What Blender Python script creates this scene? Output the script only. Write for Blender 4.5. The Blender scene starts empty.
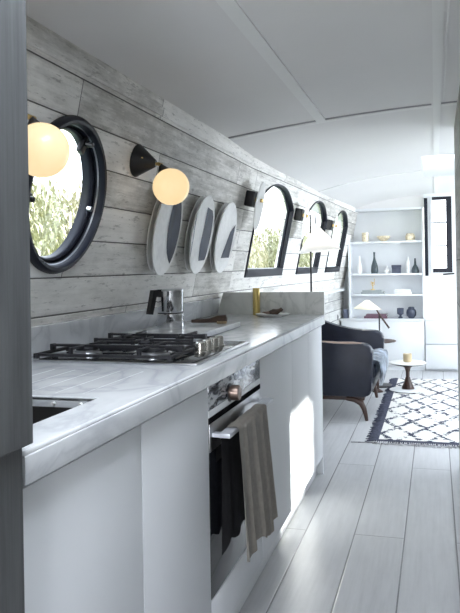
import bpy, bmesh, math, random
from mathutils import Vector, Matrix
random.seed(7)
PI = math.pi
col = bpy.context.scene.collection
R = math.radians

# ------------------------------------------------------------------ materials
def new_mat(name):
    m = bpy.data.materials.new(name); m.use_nodes = True
    nt = m.node_tree; b = nt.nodes['Principled BSDF']
    return m, nt, b
def N(nt, t, **k):
    n = nt.nodes.new(t)
    for a, v in k.items(): setattr(n, a, v)
    return n
def L(nt, a, b): nt.links.new(a, b)
def math_n(nt, op, a, b=None, c=None):
    n = N(nt, 'ShaderNodeMath', operation=op)
    for i, v in enumerate((a, b, c)):
        if v is None: continue
        if isinstance(v, (int, float)): n.inputs[i].default_value = v
        else: L(nt, v, n.inputs[i])
    return n.outputs[0]
def mix_n(nt, f, a, b, blend='MIX'):
    n = N(nt, 'ShaderNodeMix', data_type='RGBA', blend_type=blend)
    if isinstance(f, (int, float)): n.inputs[0].default_value = f
    else: L(nt, f, n.inputs[0])
    for s, v in ((6, a), (7, b)):
        if isinstance(v, tuple): n.inputs[s].default_value = (*v, 1)
        else: L(nt, v, n.inputs[s])
    return n.outputs[2]
def ramp_n(nt, v, stops):
    n = N(nt, 'ShaderNodeValToRGB'); e = n.color_ramp.elements
    while len(e) < len(stops): e.new(.5)
    for x, (p, c) in zip(e, stops):
        x.position = p; x.color = (*c, 1) if isinstance(c, tuple) else (c, c, c, 1)
    L(nt, v, n.inputs[0]); return n.outputs[0]

def mat(name, color, rough=.5, metal=0, var=.06, scale=12, bump=0, coat=0, spec=.5, sheen=0, trans=0):
    m, nt, b = new_mat(name)
    tc = N(nt, 'ShaderNodeTexCoord'); no = N(nt, 'ShaderNodeTexNoise')
    no.inputs['Scale'].default_value = scale; no.inputs['Detail'].default_value = 4
    L(nt, tc.outputs['Object'], no.inputs['Vector'])
    d = tuple(max(0, c * (1 - var)) for c in color); l = tuple(min(1, c * (1 + var)) for c in color)
    L(nt, ramp_n(nt, no.outputs[0], [(.3, d), (.7, l)]), b.inputs['Base Color'])
    b.inputs['Roughness'].default_value = rough; b.inputs['Metallic'].default_value = metal
    b.inputs['Specular IOR Level'].default_value = spec
    b.inputs['Coat Weight'].default_value = coat; b.inputs['Sheen Weight'].default_value = sheen
    if bump:
        bu = N(nt, 'ShaderNodeBump'); bu.inputs['Strength'].default_value = bump; bu.inputs['Distance'].default_value = .002
        n2 = N(nt, 'ShaderNodeTexNoise'); n2.inputs['Scale'].default_value = scale * 8
        L(nt, tc.outputs['Object'], n2.inputs['Vector']); L(nt, n2.outputs[0], bu.inputs['Height']); L(nt, bu.outputs[0], b.inputs['Normal'])
    return m

def planks(name, au, av, width, length, v0, dark, mid, light, gapc=(.03, .03, .032), gap=.012, rough=.6,
           wear=.5, contrast=.18, u0=0., grain=50, joint_shift=None, bumpd=.004, knots=True, chips=0, gap_soft=0.):
    """boards running along axis au, stacked along axis av (object coordinates)"""
    m, nt, b = new_mat(name)
    tc = N(nt, 'ShaderNodeTexCoord'); sp = N(nt, 'ShaderNodeSeparateXYZ'); L(nt, tc.outputs['Object'], sp.inputs[0])
    U = sp.outputs[au]; V = sp.outputs[av]
    vr = math_n(nt, 'DIVIDE', math_n(nt, 'SUBTRACT', V, v0), width)
    row = math_n(nt, 'FLOOR', vr); fv = math_n(nt, 'FRACT', vr)
    wn = N(nt, 'ShaderNodeTexWhiteNoise', noise_dimensions='1D'); L(nt, row, wn.inputs['W'])
    sh = wn.outputs['Value'] if joint_shift is None else math_n(nt, 'MULTIPLY', math_n(nt, 'MODULO', math_n(nt, 'ABSOLUTE', row), 2.), joint_shift)
    ur = math_n(nt, 'ADD', math_n(nt, 'DIVIDE', math_n(nt, 'SUBTRACT', U, u0), length), sh)
    cell = math_n(nt, 'FLOOR', ur); fu = math_n(nt, 'FRACT', ur)
    # distance to the nearest gap in metres
    dv = math_n(nt, 'MULTIPLY', math_n(nt, 'MINIMUM', fv, math_n(nt, 'SUBTRACT', 1., fv)), width)
    du = math_n(nt, 'MULTIPLY', math_n(nt, 'MINIMUM', fu, math_n(nt, 'SUBTRACT', 1., fu)), length)
    dist = math_n(nt, 'MINIMUM', dv, math_n(nt, 'MULTIPLY', du, 1.2))
    g = math_n(nt, 'LESS_THAN', dist, gap * .2) if not gap_soft else ramp_n(nt, math_n(nt, 'DIVIDE', dist, gap), [(.1, 1.), (.35, 0.)])
    cb = N(nt, 'ShaderNodeCombineXYZ'); L(nt, row, cb.inputs[0]); L(nt, cell, cb.inputs[1])
    w2 = N(nt, 'ShaderNodeTexWhiteNoise', noise_dimensions='3D'); L(nt, cb.outputs[0], w2.inputs['Vector'])
    # grain
    gv = N(nt, 'ShaderNodeCombineXYZ')
    L(nt, math_n(nt, 'ADD', math_n(nt, 'MULTIPLY', U, 2.2), math_n(nt, 'MULTIPLY', w2.outputs[0], 37.)), gv.inputs[0])
    L(nt, math_n(nt, 'MULTIPLY', V, grain), gv.inputs[1]); L(nt, row, gv.inputs[2])
    n1 = N(nt, 'ShaderNodeTexNoise'); n1.inputs['Scale'].default_value = 1; n1.inputs['Detail'].default_value = 6; n1.inputs['Roughness'].default_value = .62
    L(nt, gv.outputs[0], n1.inputs['Vector'])
    # blotchy wear
    bv = N(nt, 'ShaderNodeCombineXYZ'); L(nt, math_n(nt, 'MULTIPLY', U, 3.), bv.inputs[0]); L(nt, math_n(nt, 'MULTIPLY', V, 9.), bv.inputs[1]); L(nt, w2.outputs[0], bv.inputs[2])
    n2 = N(nt, 'ShaderNodeTexNoise'); n2.inputs['Scale'].default_value = 1.6; n2.inputs['Detail'].default_value = 7; n2.inputs['Roughness'].default_value = .7
    L(nt, bv.outputs[0], n2.inputs['Vector'])
    tone = math_n(nt, 'ADD', math_n(nt, 'MULTIPLY', n1.outputs[0], 1 - wear), math_n(nt, 'MULTIPLY', n2.outputs[0], wear))
    tone = math_n(nt, 'ADD', tone, math_n(nt, 'MULTIPLY', math_n(nt, 'SUBTRACT', w2.outputs[0], .5), contrast))
    c = ramp_n(nt, tone, [(.3, dark), (.5, mid), (.68, light)])
    if chips:
        fv_ = N(nt, 'ShaderNodeCombineXYZ'); L(nt, math_n(nt, 'MULTIPLY', U, 7.), fv_.inputs[0]); L(nt, math_n(nt, 'MULTIPLY', V, 40.), fv_.inputs[1]); L(nt, row, fv_.inputs[2])
        n3 = N(nt, 'ShaderNodeTexNoise'); n3.inputs['Scale'].default_value = 1.6; n3.inputs['Detail'].default_value = 5; n3.inputs['Roughness'].default_value = .75; L(nt, fv_.outputs[0], n3.inputs['Vector'])
        c = mix_n(nt, ramp_n(nt, n3.outputs[0], [(.57, 0.), (.63, chips)]), c, tuple(x * .55 for x in dark))
        c = mix_n(nt, ramp_n(nt, n3.outputs[0], [(.30, chips), (.40, 0.)]), c, light)
    if knots:
        kv = N(nt, 'ShaderNodeCombineXYZ'); L(nt, math_n(nt, 'MULTIPLY', U, 4.5), kv.inputs[0]); L(nt, math_n(nt, 'MULTIPLY', V, 8.), kv.inputs[1])
        vo = N(nt, 'ShaderNodeTexVoronoi'); vo.inputs['Scale'].default_value = 1; L(nt, kv.outputs[0], vo.inputs['Vector'])
        k = ramp_n(nt, vo.outputs['Distance'], [(.03, .75), (.09, 0.)])
        c = mix_n(nt, k, c, tuple(x * .45 for x in dark))
    c = mix_n(nt, g, c, gapc)
    L(nt, c, b.inputs['Base Color']); b.inputs['Roughness'].default_value = rough
    h = math_n(nt, 'ADD', math_n(nt, 'MULTIPLY', n1.outputs[0], .35), ramp_n(nt, math_n(nt, 'DIVIDE', dist, gap), [(.1, 0.), (.45, 1.)]))
    bu = N(nt, 'ShaderNodeBump'); bu.inputs['Strength'].default_value = .6; bu.inputs['Distance'].default_value = bumpd
    L(nt, h, bu.inputs['Height']); L(nt, bu.outputs[0], b.inputs['Normal'])
    return m

def marble(name, base, vein, rough=.22, vs=3.5, amt=.6):
    m, nt, b = new_mat(name)
    tc = N(nt, 'ShaderNodeTexCoord'); mp = N(nt, 'ShaderNodeMapping'); mp.inputs['Rotation'].default_value = (.2, .3, .7)
    mp.inputs['Scale'].default_value = (1.6, .7, 1.2)
    L(nt, tc.outputs['Object'], mp.inputs[0])
    n1 = N(nt, 'ShaderNodeTexNoise'); n1.inputs['Scale'].default_value = vs; n1.inputs['Detail'].default_value = 8; n1.inputs['Distortion'].default_value = 1.2
    L(nt, mp.outputs[0], n1.inputs['Vector'])
    v = math_n(nt, 'ABSOLUTE', math_n(nt, 'SUBTRACT', n1.outputs[0], .5))
    k = ramp_n(nt, v, [(.0, amt), (.035, amt * .35), (.12, 0.)])
    n2 = N(nt, 'ShaderNodeTexNoise'); n2.inputs['Scale'].default_value = 5; n2.inputs['Detail'].default_value = 6; L(nt, mp.outputs[0], n2.inputs['Vector'])
    c = ramp_n(nt, n2.outputs[0], [(.3, tuple(x * .86 for x in base)), (.65, base)])
    L(nt, mix_n(nt, k, c, vein), b.inputs['Base Color']); b.inputs['Roughness'].default_value = rough
    return m

def glass_mat(name, tint=(.97, .99, 1), refl=.07):
    m = bpy.data.materials.new(name); m.use_nodes = True; nt = m.node_tree; nt.nodes.clear()
    o = N(nt, 'ShaderNodeOutputMaterial'); mx = N(nt, 'ShaderNodeMixShader'); t = N(nt, 'ShaderNodeBsdfTransparent'); g = N(nt, 'ShaderNodeBsdfGlossy')
    no = N(nt, 'ShaderNodeTexNoise'); no.inputs['Scale'].default_value = 3
    L(nt, ramp_n(nt, no.outputs[0], [(.3, tuple(c * .98 for c in tint)), (.7, tint)]), t.inputs[0])
    g.inputs['Roughness'].default_value = .02; mx.inputs[0].default_value = refl
    L(nt, t.outputs[0], mx.inputs[1]); L(nt, g.outputs[0], mx.inputs[2]); L(nt, mx.outputs[0], o.inputs[0])
    return m

M = {}
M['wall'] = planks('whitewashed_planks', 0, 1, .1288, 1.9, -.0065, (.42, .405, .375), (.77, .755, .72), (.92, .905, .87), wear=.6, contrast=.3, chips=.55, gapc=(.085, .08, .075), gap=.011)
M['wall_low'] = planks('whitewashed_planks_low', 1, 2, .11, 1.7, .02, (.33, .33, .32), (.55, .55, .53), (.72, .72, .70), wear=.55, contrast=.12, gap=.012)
M['partition'] = planks('grey_barn_wood', 2, 1, .19, 2.6, .05, (.055, .058, .060), (.092, .096, .099), (.14, .142, .144), wear=.35, contrast=.18, gap=.01, grain=70)
M['partition_r'] = planks('weathered_wood_right', 1, 2, .24, 2.4, .0, (.16, .16, .155), (.28, .28, .27), (.42, .42, .40), wear=.5, contrast=.2, gap=.012, grain=60)
M['floor'] = planks('limed_floor_boards', 1, 0, .213, 2.2, -.358, (.39, .395, .41), (.46, .465, .48), (.515, .52, .535), gapc=(.12, .12, .125), gap=.014,
                    rough=.36, wear=.4, contrast=.10, u0=3.14, grain=46, joint_shift=.5, bumpd=.0015, knots=False)
M['ceiling'] = mat('ceiling_paint', (.78, .77, .765), .5, var=.015, scale=2)
M['batten'] = mat('ceiling_batten_paint', (.84, .84, .83), .5, var=.01)
M['shadow_line'] = mat('painted_shadow_line', (.30, .30, .31), .7)  # dark grey painting the shadow line along the ceiling cross seam
M['white'] = mat('satin_white', (.74, .76, .78), .28, var=.01, scale=3)
M['cab'] = mat('cabinet_lacquer', (.72, .74, .765), .5, var=.012, scale=3)
M['cab_in'] = mat('carcass_board', (.45, .46, .47), .6)
M['shelf'] = mat('shelf_paint', (.78, .80, .82), .5, var=.01)
M['marble'] = marble('grey_marble', (.70, .72, .74), (.38, .40, .44), .16, 3.2, .5)
M['marble_up'] = marble('green_grey_marble', (.66, .67, .64), (.34, .36, .34), .3, 4, .5)
M['pot'] = mat('cream_ceramic', (.52, .42, .26), .4, var=.08)
M['handlem'] = mat('satin_grey_metal', (.50, .52, .56), .38, .35, var=.03)
M['slot'] = mat('matt_black_slot', (.006, .006, .007), .95, spec=.05)
M['groove'] = mat('groove_shade_grey', (.20, .21, .23), .6, var=.1)
M['bronze'] = mat('dark_bronze', (.20, .15, .125), .35, .8, var=.08)
M['navy'] = mat('navy_black_metal', (.011, .013, .022), .4, var=.1, spec=.3)
M['black'] = mat('black_enamel', (.012, .012, .014), .38, var=.1)
M['iron'] = mat('cast_iron', (.018, .018, .022), .5, var=.15, scale=60, bump=.3)
M['steel'] = mat('brushed_steel', (.55, .56, .58), .28, 1, var=.06, scale=40)
M['chrome'] = mat('polished_steel', (.74, .75, .77), .1, 1, var=.02)
M['brass'] = mat('brass', (.70, .50, .20), .28, 1, var=.06)
M['gold'] = mat('gold_leaf_ceramic', (.60, .46, .16), .35, .6, var=.06)
M['nickel'] = mat('warm_nickel', (.62, .60, .55), .25, 1, var=.05)
M['sinkm'] = mat('dark_sink', (.05, .048, .046), .45, .3, var=.1)
M['ovenglass'] = mat('oven_black_glass', (.012, .013, .016), .06, var=.05, spec=.7)
M['glass'] = glass_mat('window_glass')
M['walnut'] = mat('walnut', (.042, .018, .012), .4, var=.3, scale=30)
M['leather'] = mat('navy_black_leather', (.010, .013, .025), .40, var=.2, scale=14, bump=.3, spec=.35)
M['leather_worn'] = mat('worn_brown_leather', (.24, .16, .12), .35, var=.25, scale=20, bump=.3)
M['throw'] = mat('pale_blue_throw', (.36, .405, .47), .9, var=.75, scale=11, sheen=.3, bump=.5)
M['fur'] = mat('tan_cushion_cloth', (.55, .42, .32), .9, var=.3, scale=16, bump=.6)
M['linen'] = mat('taupe_linen', (.33, .30, .26), .9, var=.12, scale=60, sheen=.2, bump=.5)
M['darkcloth'] = mat('charcoal_cloth', (.022, .022, .026), .95, var=.2, scale=40, bump=.4)
M['cream'] = mat('cream_shade', (.84, .80, .66), .7, var=.03)
M['shade_white'] = mat('white_shade', (.86, .86, .85), .6, var=.02)
def shade_mat(name, c):
    m, nt, b = new_mat(name); tr = N(nt, 'ShaderNodeBsdfTranslucent'); mx = N(nt, 'ShaderNodeMixShader'); no = N(nt, 'ShaderNodeTexNoise'); no.inputs['Scale'].default_value = 40
    cc = ramp_n(nt, no.outputs[0], [(.3, tuple(x * .97 for x in c)), (.7, c)]); L(nt, cc, b.inputs['Base Color']); L(nt, cc, tr.inputs[0]); b.inputs['Roughness'].default_value = .7
    mx.inputs[0].default_value = .5; L(nt, b.outputs[0], mx.inputs[1]); L(nt, tr.outputs[0], mx.inputs[2]); L(nt, mx.outputs[0], nt.nodes['Material Output'].inputs[0]); return m
M['shade_white'] = shade_mat('white_shade_paper', (.93, .93, .92)); M['cream'] = shade_mat('cream_shade_paper', (.90, .85, .68))
M['disc'] = shade_mat('white_opal_disc', (.93, .93, .92))
M['plate'] = mat('speckled_white_ceramic', (.90, .90, .89), .45, var=.06, scale=35)
M['plate_back'] = mat('dark_plate_back', (.05, .052, .06), .5, var=.1)
M['blue_glaze'] = mat('slate_blue_glaze', (.022, .032, .065), .6, var=.25, scale=18)
M['lilac'] = mat('pale_lilac_glaze', (.22, .24, .34), .6, var=.1, scale=18)
M['ceramic'] = mat('white_ceramic', (.82, .82, .80), .35, var=.02)
M['darkcer'] = mat('dark_teal_ceramic', (.045, .065, .075), .3, var=.15)
M['bluecer'] = mat('dark_blue_ceramic', (.055, .065, .10), .35, var=.15)
M['gilt'] = mat('gilt_glass', (.80, .68, .50), .3, .2, var=.3, scale=60)
M['paper'] = mat('book_pages', (.78, .77, .74), .8, var=.05)
M['book_a'] = mat('grey_green_book', (.30, .33, .33), .6); M['book_b'] = mat('pale_book', (.72, .73, .75), .6)
M['book_c'] = mat('maroon_book', (.13, .06, .09), .6); M['book_d'] = mat('plum_book', (.15, .09, .12), .6)
M['brown'] = mat('dark_brown_wood', (.06, .035, .022), .6, var=.4, scale=30, bump=.5)
M['bristle'] = mat('bristles', (.30, .22, .13), .9, var=.3, scale=80, bump=.6)
M['grass'] = mat('river_bank_grass', (.30, .34, .12), .9, var=.3, scale=3)
M['water'] = mat('river_water', (.12, .16, .14), .12, var=.1, scale=1, bump=.3)
M['bark'] = mat('willow_bark', (.16, .13, .09), .9, var=.3)
M['leaf'] = mat('willow_leaf', (.27, .27, .155), .7, var=.35, scale=5)
M['leaf2'] = mat('willow_leaf_pale', (.31, .29, .18), .7, var=.3, scale=5)

def emit_mat(name, c, s):
    m, nt, b = new_mat(name); no = N(nt, 'ShaderNodeTexNoise'); no.inputs['Scale'].default_value = 8
    L(nt, ramp_n(nt, no.outputs[0], [(.3, tuple(x * .98 for x in c)), (.7, c)]), b.inputs['Emission Color'])
    b.inputs['Base Color'].default_value = (.34, .31, .25, 1); b.inputs['Roughness'].default_value = .25
    b.inputs['Emission Strength'].default_value = s
    return m
M['bulb'] = emit_mat('lit_bulb', (1.0, .93, .80), 14.)
M['globe'] = emit_mat('lit_opal_globe', (1.0, .72, .38), .47)

def rug_mat():
    m, nt, b = new_mat('berber_rug'); tc = N(nt, 'ShaderNodeTexCoord'); sp = N(nt, 'ShaderNodeSeparateXYZ'); L(nt, tc.outputs['Object'], sp.inputs[0])
    no = N(nt, 'ShaderNodeTexNoise'); no.inputs['Scale'].default_value = 14; L(nt, tc.outputs['Object'], no.inputs['Vector'])
    wob = math_n(nt, 'MULTIPLY', math_n(nt, 'SUBTRACT', no.outputs[0], .5), .28)
    # stepped weave
    X = math_n(nt, 'SNAP', sp.outputs[0], .012); Y = math_n(nt, 'SNAP', sp.outputs[1], .02)
    a = math_n(nt, 'DIVIDE', X, .20); c = math_n(nt, 'DIVIDE', Y, .42)
    def lat(s1, s2, thr):
        p = math_n(nt, 'ADD', math_n(nt, 'MULTIPLY', a, s1), math_n(nt, 'MULTIPLY', c, s1))
        q = math_n(nt, 'SUBTRACT', math_n(nt, 'MULTIPLY', a, s2), math_n(nt, 'MULTIPLY', c, s2))
        o = []
        for t in (p, q):
            f = math_n(nt, 'FRACT', math_n(nt, 'ADD', math_n(nt, 'ADD', t, wob), 20.))
            o.append(math_n(nt, 'LESS_THAN', math_n(nt, 'ABSOLUTE', math_n(nt, 'SUBTRACT', f, .5)), thr))
        return math_n(nt, 'MAXIMUM', o[0], o[1])
    l1 = lat(1., 1., .10)
    brk = N(nt, 'ShaderNodeTexNoise'); brk.inputs['Scale'].default_value = 26; L(nt, tc.outputs['Object'], brk.inputs['Vector'])
    l1 = math_n(nt, 'MULTIPLY', l1, math_n(nt, 'GREATER_THAN', brk.outputs[0], .46))
    border = math_n(nt, 'LESS_THAN', sp.outputs[1], .05)
    k = math_n(nt, 'MAXIMUM', l1, border)
    L(nt, mix_n(nt, k, (.70, .69, .66), (.035, .04, .07)), b.inputs['Base Color']); b.inputs['Roughness'].default_value = .95
    bu = N(nt, 'ShaderNodeBump'); bu.inputs['Strength'].default_value = .5; bu.inputs['Distance'].default_value = .004
    L(nt, brk.outputs[0], bu.inputs['Height']); L(nt, bu.outputs[0], b.inputs['Normal'])
    return m
M['rug'] = rug_mat()
M['fringe'] = mat('dark_blue_wool', (.05, .055, .085), .95, var=.4, scale=60)
M['tassel'] = mat('flecked_wool_tassels', (.40, .40, .42), .95, var=.7, scale=50)

def panel_reflect_mat():     # oven fascia with its streaky reflections painted into the colour
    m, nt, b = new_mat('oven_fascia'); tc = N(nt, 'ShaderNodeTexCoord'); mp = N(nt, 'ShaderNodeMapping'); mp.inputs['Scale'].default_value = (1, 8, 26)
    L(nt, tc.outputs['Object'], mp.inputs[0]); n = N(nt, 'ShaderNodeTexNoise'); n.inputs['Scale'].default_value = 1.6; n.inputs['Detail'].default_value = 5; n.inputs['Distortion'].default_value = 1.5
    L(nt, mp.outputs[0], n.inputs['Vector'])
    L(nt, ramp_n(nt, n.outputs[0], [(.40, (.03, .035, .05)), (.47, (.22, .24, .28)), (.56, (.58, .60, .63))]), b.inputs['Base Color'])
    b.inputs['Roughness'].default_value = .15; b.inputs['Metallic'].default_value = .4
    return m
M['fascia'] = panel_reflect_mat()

# ------------------------------------------------------------------ geometry helpers
def obj(name, bm, m, parent=None, loc=None, smooth=True, ang=35, mats=None):
    me = bpy.data.meshes.new(name)
    bmesh.ops.recalc_face_normals(bm, faces=bm.faces[:])
    bm.to_mesh(me); bm.free()
    for x in (mats or [m]): me.materials.append(x)
    if smooth:
        me.polygons.foreach_set('use_smooth', [True] * len(me.polygons))
        me.set_sharp_from_angle(angle=R(ang))
    o = bpy.data.objects.new(name, me); col.objects.link(o)
    if parent: o.parent = parent
    if loc: o.location = loc
    return o
def tag(o, label, cat, group=None):
    o['label'] = label; o['category'] = cat
    if group: o['group'] = group
    return o
def thing(name, label, cat, loc=(0, 0, 0), group=None, matrix=None):
    o = bpy.data.objects.new(name, None); col.objects.link(o); o.empty_display_size = .05
    if matrix is not None: o.matrix_world = matrix
    else: o.location = loc
    return tag(o, label, cat, group)
def structure(o): o['kind'] = 'structure'; return o
def dup(root, label, group=None):
    def c(o, p):
        n = o.copy(); col.objects.link(n); n.parent = p
        for ch in [x for x in bpy.data.objects if x.parent == o]: c(ch, n)
        return n
    n = c(root, None); n['label'] = label
    if group: n['group'] = group
    return n

def B(): return bmesh.new()
def box(bm, x0, x1, y0, y1, z0, z1, bev=0, seg=2, M4=None):
    r = bmesh.ops.create_cube(bm, size=1); vs = r['verts']
    for v in vs:
        v.co = Vector(((x0 + x1) / 2 + v.co.x * (x1 - x0), (y0 + y1) / 2 + v.co.y * (y1 - y0), (z0 + z1) / 2 + v.co.z * (z1 - z0)))
    es = list({e for v in vs for e in v.link_edges})
    if bev:
        r2 = bmesh.ops.bevel(bm, geom=es, offset=bev, segments=seg, affect='EDGES', profile=.6)
        vs = list({v for f in r2['faces'] for v in f.verts} | {v for v in vs if v.is_valid})
    if M4 is not None:
        for v in vs: v.co = M4 @ v.co
    return bm
def lathe(bm, prof, n=32, M4=None, mi=0):
    rings = []
    for r, h in prof:
        if r < 1e-5: rings.append([bm.verts.new((0, 0, h))])
        else: rings.append([bm.verts.new((r * math.cos(2 * PI * k / n), r * math.sin(2 * PI * k / n), h)) for k in range(n)])
    for a, b in zip(rings, rings[1:]):
        for k in range(n):
            k2 = (k + 1) % n
            if len(a) == 1 and len(b) == 1: continue
            if len(a) == 1: f = bm.faces.new((a[0], b[k], b[k2]))
            elif len(b) == 1: f = bm.faces.new((a[k], a[k2], b[0]))
            else: f = bm.faces.new((a[k], a[k2], b[k2], b[k]))
            f.material_index = mi
    if M4 is not None:
        for ring in rings:
            for v in ring: v.co = M4 @ v.co
    return bm
def closed_ring(bm, prof, n=48):          # revolve a closed profile round z
    rings = [[bm.verts.new((r * math.cos(2 * PI * k / n), r * math.sin(2 * PI * k / n), h)) for k in range(n)] for r, h in prof]
    for i in range(len(rings)):
        a, b = rings[i], rings[(i + 1) % len(rings)]
        for k in range(n): bm.faces.new((a[k], a[(k + 1) % n], b[(k + 1) % n], b[k]))
    return bm
def tube(bm, pts, rad, n=10, cap=True):
    pts = [Vector(p) for p in pts]; rr = rad if isinstance(rad, (list, tuple)) else [rad] * len(pts)
    t0 = (pts[1] - pts[0]).normalized(); ref = Vector((0, 0, 1)) if abs(t0.z) < .9 else Vector((1, 0, 0))
    u = t0.cross(ref).normalized(); rings = []
    for i, p in enumerate(pts):
        t = (pts[min(i + 1, len(pts) - 1)] - pts[max(i - 1, 0)]).normalized()
        u = (u - t * u.dot(t)).normalized(); w = t.cross(u)
        rings.append([bm.verts.new(p + (u * math.cos(2 * PI * k / n) + w * math.sin(2 * PI * k / n)) * rr[i]) for k in range(n)])
    for a, b in zip(rings, rings[1:]):
        for k in range(n): bm.faces.new((a[k], a[(k + 1) % n], b[(k + 1) % n], b[k]))
    if cap:
        bm.faces.new(rings[0][::-1]); bm.faces.new(rings[-1])
    return bm
def sphere(bm, c, r, sc=(1, 1, 1), u=28, v=18):
    rs = bmesh.ops.create_uvsphere(bm, u_segments=u, v_segments=v, radius=1)
    for x in rs['verts']: x.co = Vector((c[0] + x.co.x * r * sc[0], c[1] + x.co.y * r * sc[1], c[2] + x.co.z * r * sc[2]))
    return bm
def prism(bm, poly, h0, h1, M4=None, mi=0):
    a = [bm.verts.new((x, y, h0)) for x, y in poly]; b = [bm.verts.new((x, y, h1)) for x, y in poly]
    fs = [bm.faces.new(a[::-1]), bm.faces.new(b)]
    for i in range(len(a)):
        j = (i + 1) % len(a); fs.append(bm.faces.new((a[i], a[j], b[j], b[i])))
    for f in fs: f.material_index = mi
    if M4 is not None:
        for v in a + b: v.co = M4 @ v.co
    return bm
def filled(outlines, h0, h1, bevel=0):
    """flat plate with holes: outlines[0] outer, the rest holes; returns bmesh in local xy, thickness h0..h1"""
    cu = bpy.data.curves.new('tmp', 'CURVE'); cu.dimensions = '2D'; cu.fill_mode = 'BOTH'; cu.extrude = (h1 - h0) / 2
    if bevel: cu.bevel_depth = bevel; cu.bevel_resolution = 2; cu.extrude -= bevel; cu.offset = -bevel
    for ol in outlines:
        s = cu.splines.new('POLY'); s.points.add(len(ol) - 1); s.use_cyclic_u = True
        for p, (x, y) in zip(s.points, ol): p.co = (x, y, 0, 1)
    o = bpy.data.objects.new('tmp', cu); col.objects.link(o)
    dg = bpy.context.evaluated_depsgraph_get()
    me = bpy.data.meshes.new_from_object(o.evaluated_get(dg))
    bm = bmesh.new(); bm.from_mesh(me)
    for v in bm.verts: v.co.z += (h0 + h1) / 2
    bmesh.ops.remove_doubles(bm, verts=bm.verts[:], dist=1e-5)
    bpy.data.objects.remove(o); bpy.data.curves.remove(cu); bpy.data.meshes.remove(me)
    return bm
def circ(r, n=48, cx=0, cy=0): return [(cx + r * math.cos(2 * PI * k / n), cy + r * math.sin(2 * PI * k / n)) for k in range(n)]
def rect(x0, x1, y0, y1): return [(x0, y0), (x1, y0), (x1, y1), (x0, y1)]
def arch(w, h, rise, g=0, n=20, cu=0, base=0):      # straight sides to h, then a half-ellipse of given rise; g grows the outline
    p = [(cu - w / 2 - g, base - g), (cu + w / 2 + g, base - g)]
    for k in range(n + 1):
        a = PI * k / n
        tt = math.cos(a); p.append((cu + (w / 2 + g) * tt, base + h + g * .6 + rise * (1 - abs(tt) ** 2.3)))
    return p

# ------------------------------------------------------------------ the hull's leaning port wall
AL = R(12); T = .0475; BEND = 4.2
def wall_frame(Yp, z, off=0):
    """matrix on the leaning wall: x along the boat, y up the slope, z into the room"""
    t = T if Yp > BEND else 0.
    e1 = Vector((t, 1, 0)).normalized()
    e2 = Vector((math.sin(AL), 0, math.cos(AL))); e3 = e1.cross(e2).normalized(); e2 = e3.cross(e1).normalized()
    P = Vector((-1.25 + (z - .91) * math.tan(AL) + t * (Yp - BEND), Yp, z)) + e3 * off
    return Matrix(((e1.x, e2.x, e3.x, P.x), (e1.y, e2.y, e3.y, P.y), (e1.z, e2.z, e3.z, P.z), (0, 0, 0, 1)))
SL = 1 / math.cos(AL)
Z0 = .91; ZT = 1.92
# wall segment A: Y -1.6 .. 4.2 (with the round window), segment B: 4.2 .. 8.5 (three arched windows)
CW = (2.045, 1.42); CR = .252
WINS = [(4.93, .92), (6.30, .83), (7.515, .78)]       # centre Y, width
WB, WS, WR = 1.125, .490, .150                          # bottom z, side height, arch rise (up the slope)
fa = wall_frame(0, Z0)
A = filled([rect(-1.6, 4.2, 0, (ZT - Z0) * SL), circ(CR - .01, 56, CW[0], (CW[1] - Z0) * SL)], -.06, 0)
o = structure(obj('wall_port', A, M['wall'], smooth=False)); o.matrix_world = fa
fb = wall_frame(4.2001, Z0)
k1 = math.sqrt(1 + T * T)
holes = [arch(w, WS, WR, 0, 20, (yc - 4.2) * k1, (WB - Z0) * SL) for yc, w in WINS]
Bm = filled([rect(0, 4.32 * k1, 0, (ZT - Z0) * SL)] + holes, -.06, 0)
o = structure(obj('wall_port_forward', Bm, M['wall'], smooth=False)); o.matrix_world = fb
# lower vertical part of the port wall
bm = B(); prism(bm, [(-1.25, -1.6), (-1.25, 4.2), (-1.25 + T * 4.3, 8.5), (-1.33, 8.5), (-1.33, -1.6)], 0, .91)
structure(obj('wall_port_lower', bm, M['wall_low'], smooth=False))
# narrow cornice boards where wall meets ceiling
bm = B(); box(bm, -1.6, 4.2, (1.800 - Z0) * SL, (1.835 - Z0) * SL, 0, .008, .002)
o = structure(obj('trim_1', bm, M['wall'])); o.matrix_world = fa
bm = B(); box(bm, 0, 4.25, (1.800 - Z0) * SL, (1.835 - Z0) * SL, 0, .008, .002)
o = structure(obj('trim_2', bm, M['wall'])); o.matrix_world = fb
# ledge along the foot of the leaning wall beyond the counter
bm = B(); box(bm, -.15, 4.2, -.012, .012, .0, .05, .003)
o = structure(obj('trim_3', bm, M['shelf'])); o.matrix_world = fb

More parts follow.
